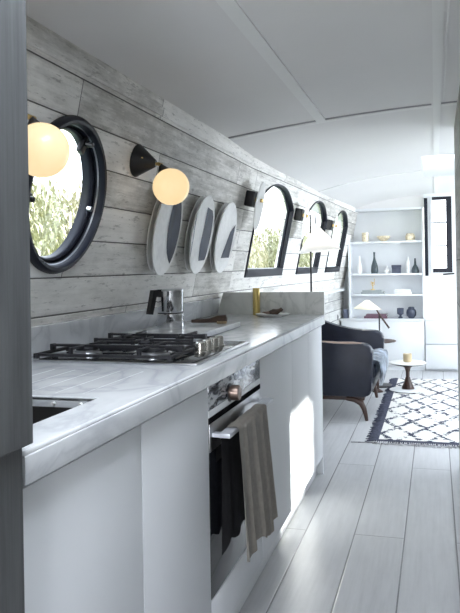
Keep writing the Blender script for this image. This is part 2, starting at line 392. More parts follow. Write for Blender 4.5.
# ------------------------------------------------------------------ round window
f = wall_frame(CW[0], CW[1])
w1 = thing('window_1', 'round porthole with thick black ring frame in the plank wall', 'window', matrix=f); structure(w1)
bm = closed_ring(B(), [(.252, -.06), (.252, .0), (.255, .001), (.256, .010), (.251, .020), (.242, .026), (.232, .025), (.228, .018), (.226, .0), (.222, -.034), (.220, -.06)], 72)
obj('window_frame', bm, M['navy'], w1)
bm = closed_ring(B(), [(.222, -.040), (.222, -.020), (.219, -.014), (.214, -.012), (.209, -.016), (.206, -.026), (.206, -.040)], 72)
obj('sash_ring', bm, M['navy'], w1)
bm = closed_ring(B(), [(.2265, .003), (.229, .004), (.229, -.003), (.2245, -.003)], 72)
obj('bead', bm, M['steel'], w1)
bm = B(); lathe(bm, [(0, -.036), (.208, -.036), (.208, -.033), (0, -.033)], 56); obj('glass', bm, M['glass'], w1)
for a, kind in ((R(62), 0), (R(-8), 1), (R(-172), 0)):
    bm = B(); c, s = math.cos(a), math.sin(a)
    if kind == 0:
        box(bm, .17, .235, -.014, .014, -.026, -.006, .004, M4=Matrix.Rotation(a, 4, 'Z'))
        tube(bm, [(.205 * c, .205 * s, -.01), (.205 * c, .205 * s, .02)], .009)
    else:
        tube(bm, [(.212 * c, .212 * s, -.02), (.212 * c, .212 * s, -.004)], .009)
    obj('window_catch', bm, M['black'] if kind == 0 else M['steel'], w1)

# ------------------------------------------------------------------ arched windows
def arched_window(i, mtx, w, h, rise, label):
    t = thing('window_%d' % i, label, 'window', matrix=mtx); structure(t)
    bm = filled([arch(w, h, rise, .012), arch(w, h, rise, -.004)], 0, .010, .003); obj('window_frame', bm, M['navy'], t)
    bm = filled([arch(w, h, rise, 0), arch(w, h, rise, -.008)], -.04, .002); obj('jamb_lining', bm, M['navy'], t)
    bm = filled([arch(w, h, rise, -.008), arch(w, h, rise, -.026)], -.038, -.022, .003); obj('sash', bm, M['navy'], t)
    bm = B(); box(bm, -w / 2 + .005, w / 2 - .005, -.002, .045, -.026, .012, .004); obj('window_sill', bm, M['navy'], t)
    bm = filled([arch(w, h, rise, -.023)], -.033, -.030); obj('glass', bm, M['glass'], t)
    bm = B(); tube(bm, [(-w / 2 + .06, .27, -.03), (-w / 2 + .13, .33, -.025)], .007); sphere(bm, (-w / 2 + .14, .34, -.024), .012, u=12, v=8)
    obj('window_catch', bm, M['steel'], t)
for i, (yc, w) in enumerate(WINS):
    arched_window(i + 2, wall_frame(yc, WB), w, WS, WR, ('nearest of the three arched windows in the plank wall', 'middle one of the three arched windows in the plank wall', 'farthest of the three arched windows, beside the shelving')[i])

# ------------------------------------------------------------------ starboard side (mostly hidden behind the plank partition)
SX = 2.02
wS = [(5.9, .9, 1.0), (7.62, .94, 1.12)]
def stbd(Yp, z):   # x along -Y so that z points into the room (-X)
    return Matrix(((0, 0, -1, SX), (-1, 0, 0, Yp), (0, 1, 0, z), (0, 0, 0, 1)))
bm = filled([rect(-8.5, -4.24, 0, 1.95)] + [arch(w, .46, .13, 0, 20, -yc, zb) for yc, w, zb in wS], -.06, 0)
o = structure(obj('wall_starboard', bm, M['shelf'], smooth=False)); o.matrix_world = stbd(0, 0)
for i, (yc, w, zb) in enumerate(wS):
    arched_window(i + 5, stbd(yc, zb), w, .46, .13, ('arched window on the opposite side of the saloon, nearer the galley', 'arched window on the opposite side of the saloon, nearer the shelving')[i])

# ------------------------------------------------------------------ floor, ceiling, other walls
bm = B(); box(bm, -1.33, SX + .06, -1.7, 8.56, -.05, 0); structure(obj('floor', bm, M['floor'], smooth=False))
def zc(x, y=0): return 1.973 - .05 * (x - .4) ** 2 - .085 * min(1, max(0, (y - 3.6) / 3.2)) * (abs(x - .4) / 1.4) ** 4
SKX = (-.09, .62); SKY = (5.34, 6.62); GX = (-.62, -.06); GY = (.5, 1.45)
xs = sorted(set([-1.16 + i * (SX + .06 + 1.16) / 24 for i in range(25)] + list(SKX) + list(GX))); ys = [-1.7, .5, 1.45, 3.6, 4.5, 5.34, 6.0, 6.62, 7.5, 8.56]
bm = B(); g = {(i, j, k): bm.verts.new((x, y, zc(x, y) + k * .03)) for i, x in enumerate(xs) for j, y in enumerate(ys) for k in (0, 1)}
def solid(i, j):
    return 0 <= i < len(xs) - 1 and 0 <= j < len(ys) - 1 and not (SKX[0] - 1e-6 <= xs[i] < SKX[1] - 1e-6 and SKY[0] - 1e-6 <= ys[j] < SKY[1] - 1e-6) and not (GX[0] - 1e-6 <= xs[i] < GX[1] - 1e-6 and GY[0] - 1e-6 <= ys[j] < GY[1] - 1e-6)
for i in range(len(xs) - 1):
    for j in range(len(ys) - 1):
        if not solid(i, j): continue
        for k in (0, 1): bm.faces.new((g[i, j, k], g[i + 1, j, k], g[i + 1, j + 1, k], g[i, j + 1, k]))
        for di, dj, p, q in ((-1, 0, (i, j), (i, j + 1)), (1, 0, (i + 1, j), (i + 1, j + 1)), (0, -1, (i, j), (i + 1, j)), (0, 1, (i, j + 1), (i + 1, j + 1))):
            if not solid(i + di, j + dj): bm.faces.new((g[(*p, 0)], g[(*q, 0)], g[(*q, 1)], g[(*p, 1)]))
structure(obj('ceiling', bm, M['ceiling'], ang=20))
# battens that cover the joints between the ceiling panels, with dark strips for the seam's shadow line
def batten_long(n, x0, x1, y0, y1, th=.007):
    bm = B(); v = []
    for y in (y0, y1):
        v.append([bm.verts.new((x, y, zc(x, y) - d)) for x, d in ((x0, -.002), (x0, th), (x1, th), (x1, -.002))])
    for k in range(4): bm.faces.new((v[0][k], v[0][(k + 1) % 4], v[1][(k + 1) % 4], v[1][k]))
    bm.faces.new(v[0]); bm.faces.new(v[1]); structure(obj('trim_%d' % n, bm, M['batten']))
def batten_cross(n, y0, y1, x0, x1, th, m, k=18):
    bm = B(); pr = None
    for i in range(k + 1):
        x = x0 + (x1 - x0) * i / k
        c = [bm.verts.new((x, y, zc(x, y) - d)) for y, d in ((y0, -.002), (y0, th), (y1, th), (y1, -.002))]
        if pr:
            for q in range(4): bm.faces.new((pr[q], pr[(q + 1) % 4], c[(q + 1) % 4], c[q]))
        else: bm.faces.new(c)
        pr = c
    bm.faces.new(pr); structure(obj('trim_%d' % n, bm, m))
batten_long(10, -.572, -.525, 1.48, 3.66); batten_long(11, .004, .040, -1.6, 5.31); batten_long(19, .004, .040, 6.65, 8.19)
batten_long(13, .05, .056, -1.6, 3.55, .004)
batten_cross(12, 3.612, 3.628, -1.04, -.572, .005, M['shadow_line']); batten_cross(17, 3.612, 3.628, -.525, -.004, .005, M['shadow_line'])
batten_cross(18, 3.612, 3.628, .042, .115, .005, M['shadow_line'])
batten_cross(14, 3.635, 3.675, -1.03, .115, .007, M['batten']); batten_cross(15, 6.10, 6.15, -.99, -.10, .008, M['batten'])
# roof hatch in the saloon, plus an unseen galley one added for fill light
for n, ((hx0, hx1), (hy0, hy1), lb) in enumerate(((SKX, SKY, 'bright glazed roof hatch in the saloon ceiling'), (GX, GY, 'added unseen roof hatch over the galley, there for fill light'))):
    h = thing('window_%d' % (8 + 2 * n), lb, 'skylight', ((hx0 + hx1) / 2, (hy0 + hy1) / 2, 2.0)); structure(h)
    wx, wy = (hx1 - hx0) / 2, (hy1 - hy0) / 2; ht = .34 if n == 0 else .16  # saloon frame built extra high, out of view, to block the low sun
    bm = filled([rect(-wx - .02, wx + .02, -wy - .02, wy + .02), rect(-wx + .008, wx - .008, -wy + .008, wy - .008)], -.036 - .034 * n, ht); obj('hatch_frame', bm, M['white'], h, smooth=False)
    bm = B(); box(bm, -wx - .02, wx + .02, -wy - .02, wy + .02, ht, ht + .008); obj('glass', bm, M['glass'], h)

# near partition (left edge of the picture)
bm = B(); box(bm, -1.36, -.59, .78, .952, .918, 2.0, .002); structure(obj('wall_left_partition', bm, M['partition'], smooth=False))
bm = B(); box(bm, -1.36, -.604, .78, .944, 0, .913, .002); structure(obj('wall_left_partition_base', bm, M['partition'], smooth=False))
# plank partition on the right of the passage
bm = B(); box(bm, .118, .178, -1.6, 4.30, 0, 2.0); structure(obj('wall_right', bm, M['partition_r'], smooth=False))
bm = B(); box(bm, .178, SX + .06, 4.24, 4.30, 0, 2.0); structure(obj('wall_cross', bm, M['shelf'], smooth=False))
# wall behind the camera with a glazed door opening added for fill light, and the forward end wall with the door
bm = filled([rect(-1.4, .18, 0, 2.05), rect(-.55, .06, .3, 1.8)], 0, .06)
o = structure(obj('wall_back', bm, M['shelf'], smooth=False)); o.matrix_world = Matrix(((1, 0, 0, 0), (0, 0, 1, -1.7), (0, 1, 0, 0), (0, 0, 0, 1)))
d2 = thing('added_door', 'added unseen glazed door behind the camera, there for fill light', 'door', (-.245, -1.66, .3)); structure(d2)
bm = filled([rect(-.305, .305, 0, 1.5), rect(-.26, .26, .05, 1.45)], -.02, .02)
for v in bm.verts: v.co = Vector((v.co.x, v.co.z, v.co.y))
obj('door_frame', bm, M['white'], d2, smooth=False)
bm = B(); box(bm, -.262, .262, -.004, .004, .048, 1.452); obj('glass', bm, M['glass'], d2)

EY = 8.46
WX0, WX1, WZ0, WZ1 = -.045, .185, 1.085, 1.925
bm = filled([rect(-1.3, SX + .06, 0, 2.0), rect(WX0, WX1, WZ0, WZ1)], 0, .06)
o = structure(obj('wall_end', bm, M['shelf'], smooth=False)); o.matrix_world = Matrix(((1, 0, 0, 0), (0, 0, 1, EY), (0, 1, 0, 0), (0, 0, 0, 1)))
# black-framed end window standing in a white surround, flush with the shelving
FY = 8.2
wn = thing('window_9', 'tall black framed window with three panes beside the shelving', 'window', ((WX0 + WX1) / 2, FY + .02, WZ0)); structure(wn)
hw = (WX1 - WX0) / 2; hh = WZ1 - WZ0
def plateY(outl, y0, y1, bev=0):
    bm = filled(outl, y0, y1, bev)
    for v in bm.verts: v.co = Vector((v.co.x, v.co.z, v.co.y))
    return bm
def pane_rects():
    r = []; n = 3; x0, x1 = -hw + .022, hw - .058
    for k in range(n):
        a = .04 + (hh - .07) * k / n; r.append(rect(x0, x1, a + .008, a + (hh - .07) / n - .004))
    return r
obj('window_frame', plateY([rect(-hw, hw, 0, hh)] + pane_rects(), -.02, .03), M['navy'], wn, smooth=False)
bm = B(); box(bm, -hw + .01, hw - .01, .002, .008, .01, hh - .01); obj('glass', bm, M['glass'], wn)
bm = B(); box(bm, -hw - .0, -hw + .024, -.03, -.0202, .0, hh, .002); obj('white_edge', bm, M['white'], wn)
bm = B(); tube(bm, [(hw - .10, -.03, -.02), (hw + .02, -.03, -.012)], .009); obj('window_catch', bm, M['black'], wn)
# white surround carrying that window
bm = plateY([rect(-.113, .62, .56, 1.985), rect(WX0, WX1, WZ0, WZ1)], 0, .03)
o = structure(obj('wall_end_surround', bm, M['shelf'], smooth=False)); o.location = (0, FY, 0)
o2 = B(); box(o2, .59, .62, FY + .03, EY, .56, 1.95); structure(obj('wall_end_return', o2, M['shelf']))
bm = B(); box(bm, -.105, -.070, FY - .022, FY, 1.05, 1.915, .003); structure(obj('trim_16', bm, M['navy']))
# shallow arched pelmet over the shelving
bm = plateY([[(-1.06, 1.8225), (-.113, 1.8225), (-.113, 1.965), (-.4, 1.945), (-.8, 1.90), (-1.03, 1.868)]], 0, .03)
o = structure(obj('wall_end_pelmet', bm, M['ceiling'], smooth=False)); o.location = (0, FY + .03, 0)

# ------------------------------------------------------------------ shelving unit
t = thing('bookcase', 'built-in white bookcase with open shelves against the end wall', 'bookcase', (-.535, FY, .572))
bx0, bx1 = -.42, .42
bm = B()
box(bm, bx0, bx0 + .022, 0, .25, 0, 1.250, .001); obj('side_panel', bm, M['shelf'], t)
bm = B(); box(bm, bx1 - .022, bx1, 0, .25, 0, 1.250, .001); obj('side_panel', bm, M['shelf'], t)
bm = B(); box(bm, bx0 + .022, bx1 - .022, .235, .25, 0, 1.225); obj('back_panel', bm, M['shelf'], t)
bm = B(); box(bm, bx0 + .022, bx1 - .022, 0, .25, 1.225, 1.250, .001); obj('top_panel', bm, M['shelf'], t)
SHZ = [.828, 1.062, 1.428]
for z in SHZ:
    bm = B(); box(bm, bx0 + .022, bx1 - .022, .002, .235, z - .572, z - .572 + .020, .001); obj('shelf', bm, M['shelf'], t)
# base cupboard under it
t = thing('base_cupboard', 'long low white cupboard under the bookcase', 'cupboard', (-.58, 8.14, 0))
bm = B(); box(bm, -.46, .46, .02, .31, .0, .55, .001); obj('body', bm, M['white'], t)
bm = B(); box(bm, -.47, .463, .0, .315, .55, .57, .002); obj('top_panel', bm, M['white'], t)
for k in range(2):
    bm = B(); box(bm, -.455 + .457 * k, -.002 + .457 * k, .002, .02, .045, .545, .001); obj('door', bm, M['white'], t)
t = thing('stepped_drawer_unit', 'white drawer steps under the black framed end window', 'drawer unit', (.25, 8.14, 0))
bm = B(); box(bm, -.363, .36, .02, .31, 0, .555, .001); obj('body', bm, M['white'], t)
bm = B(); box(bm, -.363, .36, .0, .02, .30, .548, .002); obj('drawer', bm, M['white'], t)
bm = B(); box(bm, -.363, .36, -.03, .02, .03, .29, .002); obj('drawer', bm, M['white'], t)

# ------------------------------------------------------------------ things on the shelves
def vase(name, label, cat, x, z, prof, m, y=8.30, group=None):
    bm = lathe(B(), prof, 24); o = obj(name, bm, m, loc=(x, y, z)); return tag(o, label, cat, group)
s1, s2, s3, s0 = SHZ[2] + .0203, SHZ[1] + .0203, SHZ[0] + .0203, .5703
vase('tea_light_holder', 'small gilt patterned tumbler at the left of the top shelf', 'candle holder', -.766, s1, [(0, 0), (.034, 0), (.040, .05), (.038, .105), (.034, .105), (.036, .05), (.03, .006), (0, .006)], M['gilt'])
vase('bowl', 'wide shallow gilt and cream bowl in the middle of the top shelf', 'bowl', -.56, s1, [(0, 0), (.03, 0), (.035, .01), (.070, .035), (.078, .062), (.074, .062), (.064, .038), (.03, .016), (0, .014)], M['gilt'])
vase('lidded_bowl', 'squat gilt patterned bowl at the right of the top shelf', 'bowl', -.265, s1, [(0, 0), (.046, 0), (.052, .02), (.054, .05), (.045, .075), (.034, .085), (.030, .08), (.045, .05), (.04, .01), (0, .01)], M['gilt'])
vase('bottle_vase', 'white narrow-necked bottle vase at the left of the second shelf', 'vase', -.836, s2, [(0, 0), (.026, 0), (.030, .04), (.024, .09), (.012, .14), (.008, .205), (.012, .21), (.004, .2), (0, .1)], M['ceramic'])
vase('bottle_vase', 'tall dark teardrop bottle vase on the second shelf', 'vase', -.667, s2, [(0, 0), (.036, 0), (.042, .03), (.036, .09), (.018, .15), (.010, .19), (.011, .240), (.015, .246), (.006, .24), (0, .1)], M['darkcer'])
vase('bud_vase', 'little white bud vase left of the dark box', 'vase', -.527, s2, [(0, 0), (.024, 0), (.034, .025), (.028, .05), (.011, .065), (.010, .085), (.005, .085), (0, .04)], M['ceramic'])
vase('bottle_vase', 'pale slender vase right of the dark box', 'vase', -.292, s2, [(0, 0), (.024, 0), (.027, .08), (.020, .13), (.010, .15), (.009, .185), (.004, .185), (0, .1)], M['ceramic'])
vase('bottle_vase', 'small dark wide-based bottle vase at the right of the second shelf', 'vase', -.215, s2, [(0, 0), (.040, 0), (.044, .025), (.034, .06), (.014, .095), (.009, .16), (.012, .166), (.005, .16), (0, .1)], M['darkcer'])
t = thing('storage_box', 'small dark blue lidded box on the second shelf', 'box', (-.422, 8.30, s2))
bm = B(); box(bm, -.050, .050, -.04, .04, 0, .066, .003); obj('body', bm, M['bluecer'], t)
bm = B(); box(bm, -.053, .053, -.043, .043, .066, .094, .004); obj('lid', bm, M['bluecer'], t)
def book(label, x, z, w, h, d, m, group, rot=0, y=8.31):
    t = thing('book', label, 'book', (x, y, z), group); t.rotation_euler.z = rot
    bm = B(); box(bm, -w / 2 + .004, w / 2 - .003, -d / 2 + .004, d / 2 - .004, .003, h - .003); obj('pages', bm, M['paper'], t)
    bm = B(); box(bm, -w / 2, w / 2, -d / 2, d / 2, 0, .003); box(bm, -w / 2, w / 2, -d / 2, d / 2, h - .003, h); box(bm, -w / 2, w / 2, -d / 2, -d / 2 + .003, .003, h - .003); obj('cover', bm, m, t)
    return z + h + .0003
z = book('grey-green book lying at the bottom of the left pile under the gold candlestick', -.69, s3, .26, .024, .15, M['book_a'], 'books lying on the third shelf')
book('thinner grey book on top of the left pile under the gold candlestick', -.70, z, .22, .020, .14, M['book_a'], 'books lying on the third shelf', .05)
zcs = z + .0206
z = book('pale book at the bottom of the right pile on the third shelf', -.352, s3, .19, .026, .15, M['book_b'], 'books lying on the third shelf')
book('pale book on top of the right pile on the third shelf', -.352, z, .18, .024, .14, M['book_b'], 'books lying on the third shelf', -.04)
z = book('maroon book at the bottom of the pile behind the cream lampshade', -.66, s0, .26, .024, .15, M['book_c'], 'maroon books on the cupboard top')
book('plum book on top of the pile behind the cream lampshade', -.65, z, .23, .022, .14, M['book_d'], 'maroon books on the cupboard top', -.05)
t = thing('candlestick', 'gold two-stemmed candlestick on the left pile of books', 'candlestick', (-.69, 8.30, zcs))
bm = lathe(B(), [(0, 0), (.026, 0), (.024, .008), (.005, .012), (.005, .07), (.012, .074), (.012, .09), (0, .09)], 16); obj('base', bm, M['brass'], t)
for dx, hz in ((-.018, .10), (.018, .13)):
    bm = B(); tube(bm, [(0, 0, .05), (dx, 0, .06), (dx, 0, hz)], .0035, 8); obj('arm', bm, M['brass'], t)
vase('goblet_vase', 'dark blue goblet shaped vase on the cupboard top', 'vase', -.386, s0, [(0, 0), (.024, 0), (.026, .012), (.012, .022), (.013, .034), (.036, .05), (.038, .115), (.032, .115), (.03, .055), (0, .04)], M['bluecer'])
vase('round_jar', 'rounded dark blue lidded jar at the right of the cupboard top', 'jar', -.266, s0, [(0, 0), (.030, 0), (.036, .012), (.052, .03), (.056, .065), (.05, .095), (.036, .105), (.034, .12), (.026, .13), (0, .132)], M['bluecer'])
vase('glass_beaker', 'plain grey glass at the left end of the cupboard top', 'glass', -1.0, s0, [(0, 0), (.030, 0), (.033, .10), (.029, .10), (.026, .008), (0, .008)], M['lilac'])
t = thing('bottle', 'black bottle between the armchair back and the low white cupboard', 'bottle', (-1.085, 8.06, .0))
bm = lathe(B(), [(0, 0), (.050, 0), (.052, .02), (.052, .40), (.040, .46), (.020, .50), (.018, .56), (0, .56)], 20); obj('body', bm, M['black'], t)
bm = lathe(B(), [(0, .56), (.022, .56), (.028, .60), (.024, .625), (0, .625)], 16); obj('stopper', bm, M['black'], t)

# ------------------------------------------------------------------ kitchen run
CX = -.606; FX = -.626          # counter edge, door faces
t = thing('worktop', 'long grey marble worktop over the white cabinets', 'worktop', (0, 0, 0))
# the slab: top skin carries drain grooves and sink cut-out
x0, x1, y0, y1 = -1.235, CX, .954, 4.002
sink = rect(-1.08, -.697, 1.0, 1.386)
gro = []
for i, gx in enumerate((-.755, -.822, -.889, -.956, -1.02)):
    gro.append(rect(gx - .0025, gx + .0025, 1.42, 1.76))
r_ = .018
edge = [(-.5 * 0 + x0, 0)]
bm = filled([rect(x0, x1 - .0015, y0, y1), sink] + gro, .8965, .905)
obj('slab_top', bm, M['marble'], t, smooth=False)
bm = filled([rect(x0, x1, y0, y1), sink], .850, .8963, .003); obj('slab', bm, M['marble'], t, ang=50)
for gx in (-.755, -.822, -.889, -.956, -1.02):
    bm = B(); box(bm, gx - .0025, gx + .0025, 1.42, 1.76, .8965, .9035); obj('groove_shade', bm, M['groove'], t, smooth=False)  # strip coloured darker to give the shade inside the groove
# marble upstands
fu = wall_frame(0, .905)
t = thing('splashback', 'low marble splashback strip along the plank wall', 'splashback', (0, 0, 0))
bm = B(); box(bm, .954, 4.002, .006, .100 * SL, .001, .016, .002, M4=fu); obj('strip', bm, M['marble'], t)
t = thing('end_upstand', 'marble upstand closing the far end of the worktop', 'upstand', (0, 4.005, .85))
bm = plateY([[(-1.245, 0), (-.606, 0), (-.606, .183), (-1.200, .183), (-1.238, .063)]], 0, .022); obj('slab', bm, M['marble_up'], t, smooth=False)

# sink
t = thing('sink', 'dark undermounted sink beside the drainer grooves', 'sink', (-.8885, 1.193, .881))
def tub(w, d, h, th=.003):
    bm = B()
    box(bm, -w / 2, w / 2, -d / 2, -d / 2 + th, -h, 0); box(bm, -w / 2, w / 2, d / 2 - th, d / 2, -h, 0)
    box(bm, -w / 2, -w / 2 + th, -d / 2 + th, d / 2 - th, -h, 0); box(bm, w / 2 - th, w / 2, -d / 2 + th, d / 2 - th, -h, 0)
    box(bm, -w / 2, w / 2, -d / 2, d / 2, -h - th, -h); return bm
obj('basin', tub(.3815, .3845, .20), M['sinkm'], t, smooth=False)
bm = lathe(B(), [(0, -.196), (.04, -.196), (.04, -.199), (0, -.199)], 20); obj('drain', bm, M['steel'], t)
for px in (.0825, .1485):
    bm = B(); tube(bm, [(px, .184, .008), (px, .193, .008)], .004, 10); obj('white_stud', bm, M['ceramic'], t)

# cabinets
def cabinet(ya, yb, label, doors, h0=.1, h1=.848):
    t = thing('base_cabinet', label, 'cabinet', ((-1.22 + FX) / 2, (ya + yb) / 2, h0), 'white handleless base cabinets')
    cx, cy = (-1.22 + FX) / 2, (ya + yb) / 2; w = (yb - ya) / 2 - .0015; xf = FX - .019 - cx; xb = -1.22 - cx; H = h1 - h0
    bm = B()
    box(bm, xb, xf, -w, -w + .016, 0, H); box(bm, xb, xf, w - .016, w, 0, H); box(bm, xb, xf, -w + .016, w - .016, 0, .016); box(bm, xb, xb + .006, -w + .016, w - .016, .016, H)
    obj('body', bm, M['cab_in'], t, smooth=False)
    for a, b in doors:
        bm = B(); box(bm, xf + .001, FX - cx, a - cy + .0015, b - cy - .0015, 0, H - .010, .0015); obj('door', bm, M['cab'], t)
    return t
cabinet(.95, 1.445, 'white handleless cabinet door under the sink, nearest the camera', [(.95, 1.445)])
cabinet(1.445, 1.922, 'white handleless cabinet just left of the oven', [(1.445, 1.922)])
cabinet(2.545, 3.15, 'white handleless cabinet just right of the oven', [(2.545, 3.15)])
endcab = cabinet(3.15, 4.0, 'white handleless cabinet pair at the far end of the counter', [(3.15, 3.577), (3.577, 4.0)])
bm = B(); box(bm, -.678, -.662, .95, 4.0, 0, .0985, .001); tag(obj('plinth', bm, M['white']), 'white plinth board along the floor under the cabinets', 'plinth')
bm = B(); box(bm, -1.235, FX, 4.004, 4.024, 0, .848, .001); ep = obj('end_panel', bm, M['cab'], endcab); ep.location = -Vector(endcab.location)

# oven
oy0, oy1 = 1.925, 2.542; oc = (oy0 + oy1) / 2; hw_ = (oy1 - oy0) / 2
t = thing('oven', 'built-in steel and black glass oven under the hob', 'oven', (FX, oc, .232))
bm = B(); box(bm, -.52, -.022, -hw_ + .01, hw_ - .01, 0, .612, .001); obj('body', bm, M['cab_in'], t)
bm = B(); box(bm, -.021, .0, -hw_, hw_, .538, .612, .0015); obj('control_panel', bm, M['fascia'], t)
bm = B(); box(bm, -.021, .0, -hw_, hw_, .518, .5378, .0008); obj('trim_strip', bm, M['white'], t)
bm = B(); box(bm, -.021, .0005, -hw_, hw_, .5005, .5175); obj('vent_slot', bm, M['slot'], t)
bm = B(); box(bm, -.019, .0, -hw_, hw_, -.132, -.004, .0015); dw = obj('drawer', bm, M['cab'], t)
bm = B(); box(bm, -.50, -.020, -.29, .29, -.12, -.012, .001); obj('drawer_box', bm, M['cab_in'], dw)
d = obj('door', box(B(), -.021, .0, -hw_, hw_, 0, .500, .0015), M['ovenglass'], t)
bm = B(); box(bm, .0, .002, -hw_, hw_, .420, .500, .0005); obj('door_top_rail', bm, M['steel'], d)
bm = B(); box(bm, .022, .056, -.285, .285, .458, .472, .002); box(bm, .001, .024, -.285, -.262, .460, .471); box(bm, .001, .024, .262, .285, .460, .471)
obj('handle', bm, M['handlem'], d)
Mx = Matrix.Rotation(R(90), 4, 'Y')
bm = lathe(B(), [(0, 0), (.020, 0), (.020, .006), (.024, .008), (.024, .030), (.022, .034), (0, .034)], 28, Matrix.Translation((0, -.095, .556)) @ Mx)
obj('knob', bm, M['bronze'], t)
bm = lathe(B(), [(0, .0005), (.029, .0005), (.029, .003), (0, .003)], 28, Matrix.Translation((0, -.095, .556)) @ Mx); obj('knob_collar', bm, M['black'], t)

# hob
hy0, hy1, hX0, hX1 = 1.885, 2.475, -1.165, -.645
t = thing('hob', 'gas hob with black cast iron pan supports set in the worktop', 'hob', ((hX0 + hX1) / 2, (hy0 + hy1) / 2, .9055))
hx, hyh = (hX1 - hX0) / 2, (hy1 - hy0) / 2
bm = B(); box(bm, -hx, hx, -hyh, hyh, 0, .006, .002); obj('hotplate', bm, M['steel'], t)
bm = B(); box(bm, -hx + .012, hx - .012, -hyh + .012, hyh - .012, .006, .009, .001); obj('glass_top', bm, M['ovenglass'], t)
burn = [(-.14, -.18, .038), (-.14, .18, .05), (.08, -.19, .045), (.06, .17, .032), (-.02, 0, .026)]
for bx, by, r in burn:
    bm = lathe(B(), [(0, .009), (r * 1.25, .009), (r * 1.2, .018), (r, .020), (r, .026), (0, .026)], 28, Matrix.Translation((bx, by, 0))); p = obj('burner', bm, M['steel'], t)
    bm = lathe(B(), [(0, .026), (r * .9, .026), (r * .92, .032), (r * .8, .036), (0, .036)], 28, Matrix.Translation((bx, by, 0))); obj('burner_cap', bm, M['iron'], p)
def grate(cx, cy, wx, wy, centres):
    bm = B(); q = .0058; zf = .020; zt = .043
    for s in (-1, 1):
        box(bm, cx - wx, cx + wx, cy + s * wy - q, cy + s * wy + q, zf - .004, zf + .005, .001)
        box(bm, cx + s * wx - q, cx + s * wx + q, cy - wy, cy + wy, zf - .004, zf + .005, .001)
        for s2 in (-1, 1):
            box(bm, cx + s * wx - .007, cx + s * wx + .007, cy + s2 * wy - .007, cy + s2 * wy + .007, .009, zf + .005, .001)
    for bx, by in centres:
        for dx, dy in ((1, 0), (-1, 0), (0, 1), (0, -1)):
            ex = cx + dx * wx if dx else bx; ey = cy + dy * wy if dy else by
            ix, iy = bx + dx * .026, by + dy * .026
            a0, a1 = sorted((ix, ex)); b0, b1 = sorted((iy, ey))
            if dx: box(bm, a0, a1, by - q, by + q, zt - .007, zt, .001)
            else: box(bm, bx - q, bx + q, b0, b1, zt - .007, zt, .001)
            box(bm, ex - .0055, ex + .0055, ey - .0055, ey + .0055, zf, zt + .001, .001)
    return bm
obj('pan_support', grate(-.04, -.185, .215, .098, [(-.14, -.18), (.08, -.19)]), M['iron'], t)
obj('pan_support', grate(-.05, .185, .18, .095, [(-.14, .18), (.06, .17)]), M['iron'], t)
obj('pan_support', grate(-.03, 0, .17, .078, [(-.03, 0)]), M['iron'], t)
for ky in (-.075, -.005, .065, .125):
    bm = lathe(B(), [(0, .009), (.020, .009), (.020, .013), (.0165, .015), (.0155, .040), (.013, .043), (0, .043)], 24, Matrix.Translation((.196, ky, 0))); obj('knob', bm, M['nickel'], t)

# ------------------------------------------------------------------ towels on the oven handle
def cloth(name, label, cat, path, ya, yb, m, folds, amp, seed, skew=0., hem=.0):
    """path: list of (x, z) from behind the bar over it and down; folds run down the cloth"""
    rnd = random.Random(seed); bm = B(); nu = 56; n = len(path)
    ph = [rnd.uniform(0, 6.28) for _ in range(4)]; rows = []
    for j, (x, z) in enumerate(path):
        tt = max(0, (j - 3)) / (n - 4); row = []
        for i in range(nu + 1):
            s = i / nu; y = ya + (yb - ya) * s
            wv = math.sin(s * folds * 6.28 + ph[0] + .7 * tt) * .6 + math.sin(s * folds * 12.1 + ph[1] - tt) * .25 + math.sin(s * 9 + ph[2]) * .3
            yy = y + skew * tt + math.sin(s * folds * 6.28 + ph[3]) * .006 * tt + (s - .5) * .05 * tt
            zz = z - hem * tt * (1 - s) + .012 * tt * math.sin(s * 11 + ph[1])
            row.append(bm.verts.new((x + amp * (.12 + tt) * (wv + .9), yy, zz)))
        rows.append(row)
    for a, b in zip(rows, rows[1:]):
        for i in range(nu): bm.faces.new((a[i], a[i + 1], b[i + 1], b[i]))
    r = bmesh.ops.solidify(bm, geom=bm.faces[:], thickness=.0025)
    return tag(obj(name, bm, m, ang=80), label, cat)
hz = .232 + .472; xb_, xf_ = FX + .0185, FX + .0585     # bar top and sides
path = [(xb_ - .001, .60), (xb_ - .001, .66), (xb_ - .001, hz - .004), (xb_ + .004, hz + .003), (xf_ - .006, hz + .0035), (xf_ + .002, hz - .002), (xf_ + .0035, hz - .016)] + [(xf_ + .004 + .002 * k, hz - .03 - .355 * k / 14) for k in range(15)]
cloth('tea_towel', 'taupe linen tea towel with folds hanging over the oven handle', 'towel', path, 2.02, 2.38, M['linen'], 3.8, .010, 3, skew=-.05, hem=-.03)
p2 = [(xb_ + .002, hz - .0165)] * 0 + [(FX + .026 + .0004 * k, hz - .0165 - .315 * k / 16) for k in range(17)]
cloth('tea_towel', 'charcoal tea towel hanging behind the linen one on the oven handle', 'towel', p2, 1.955, 2.16, M['darkcloth'], 2.2, .004, 5, hem=-.0)

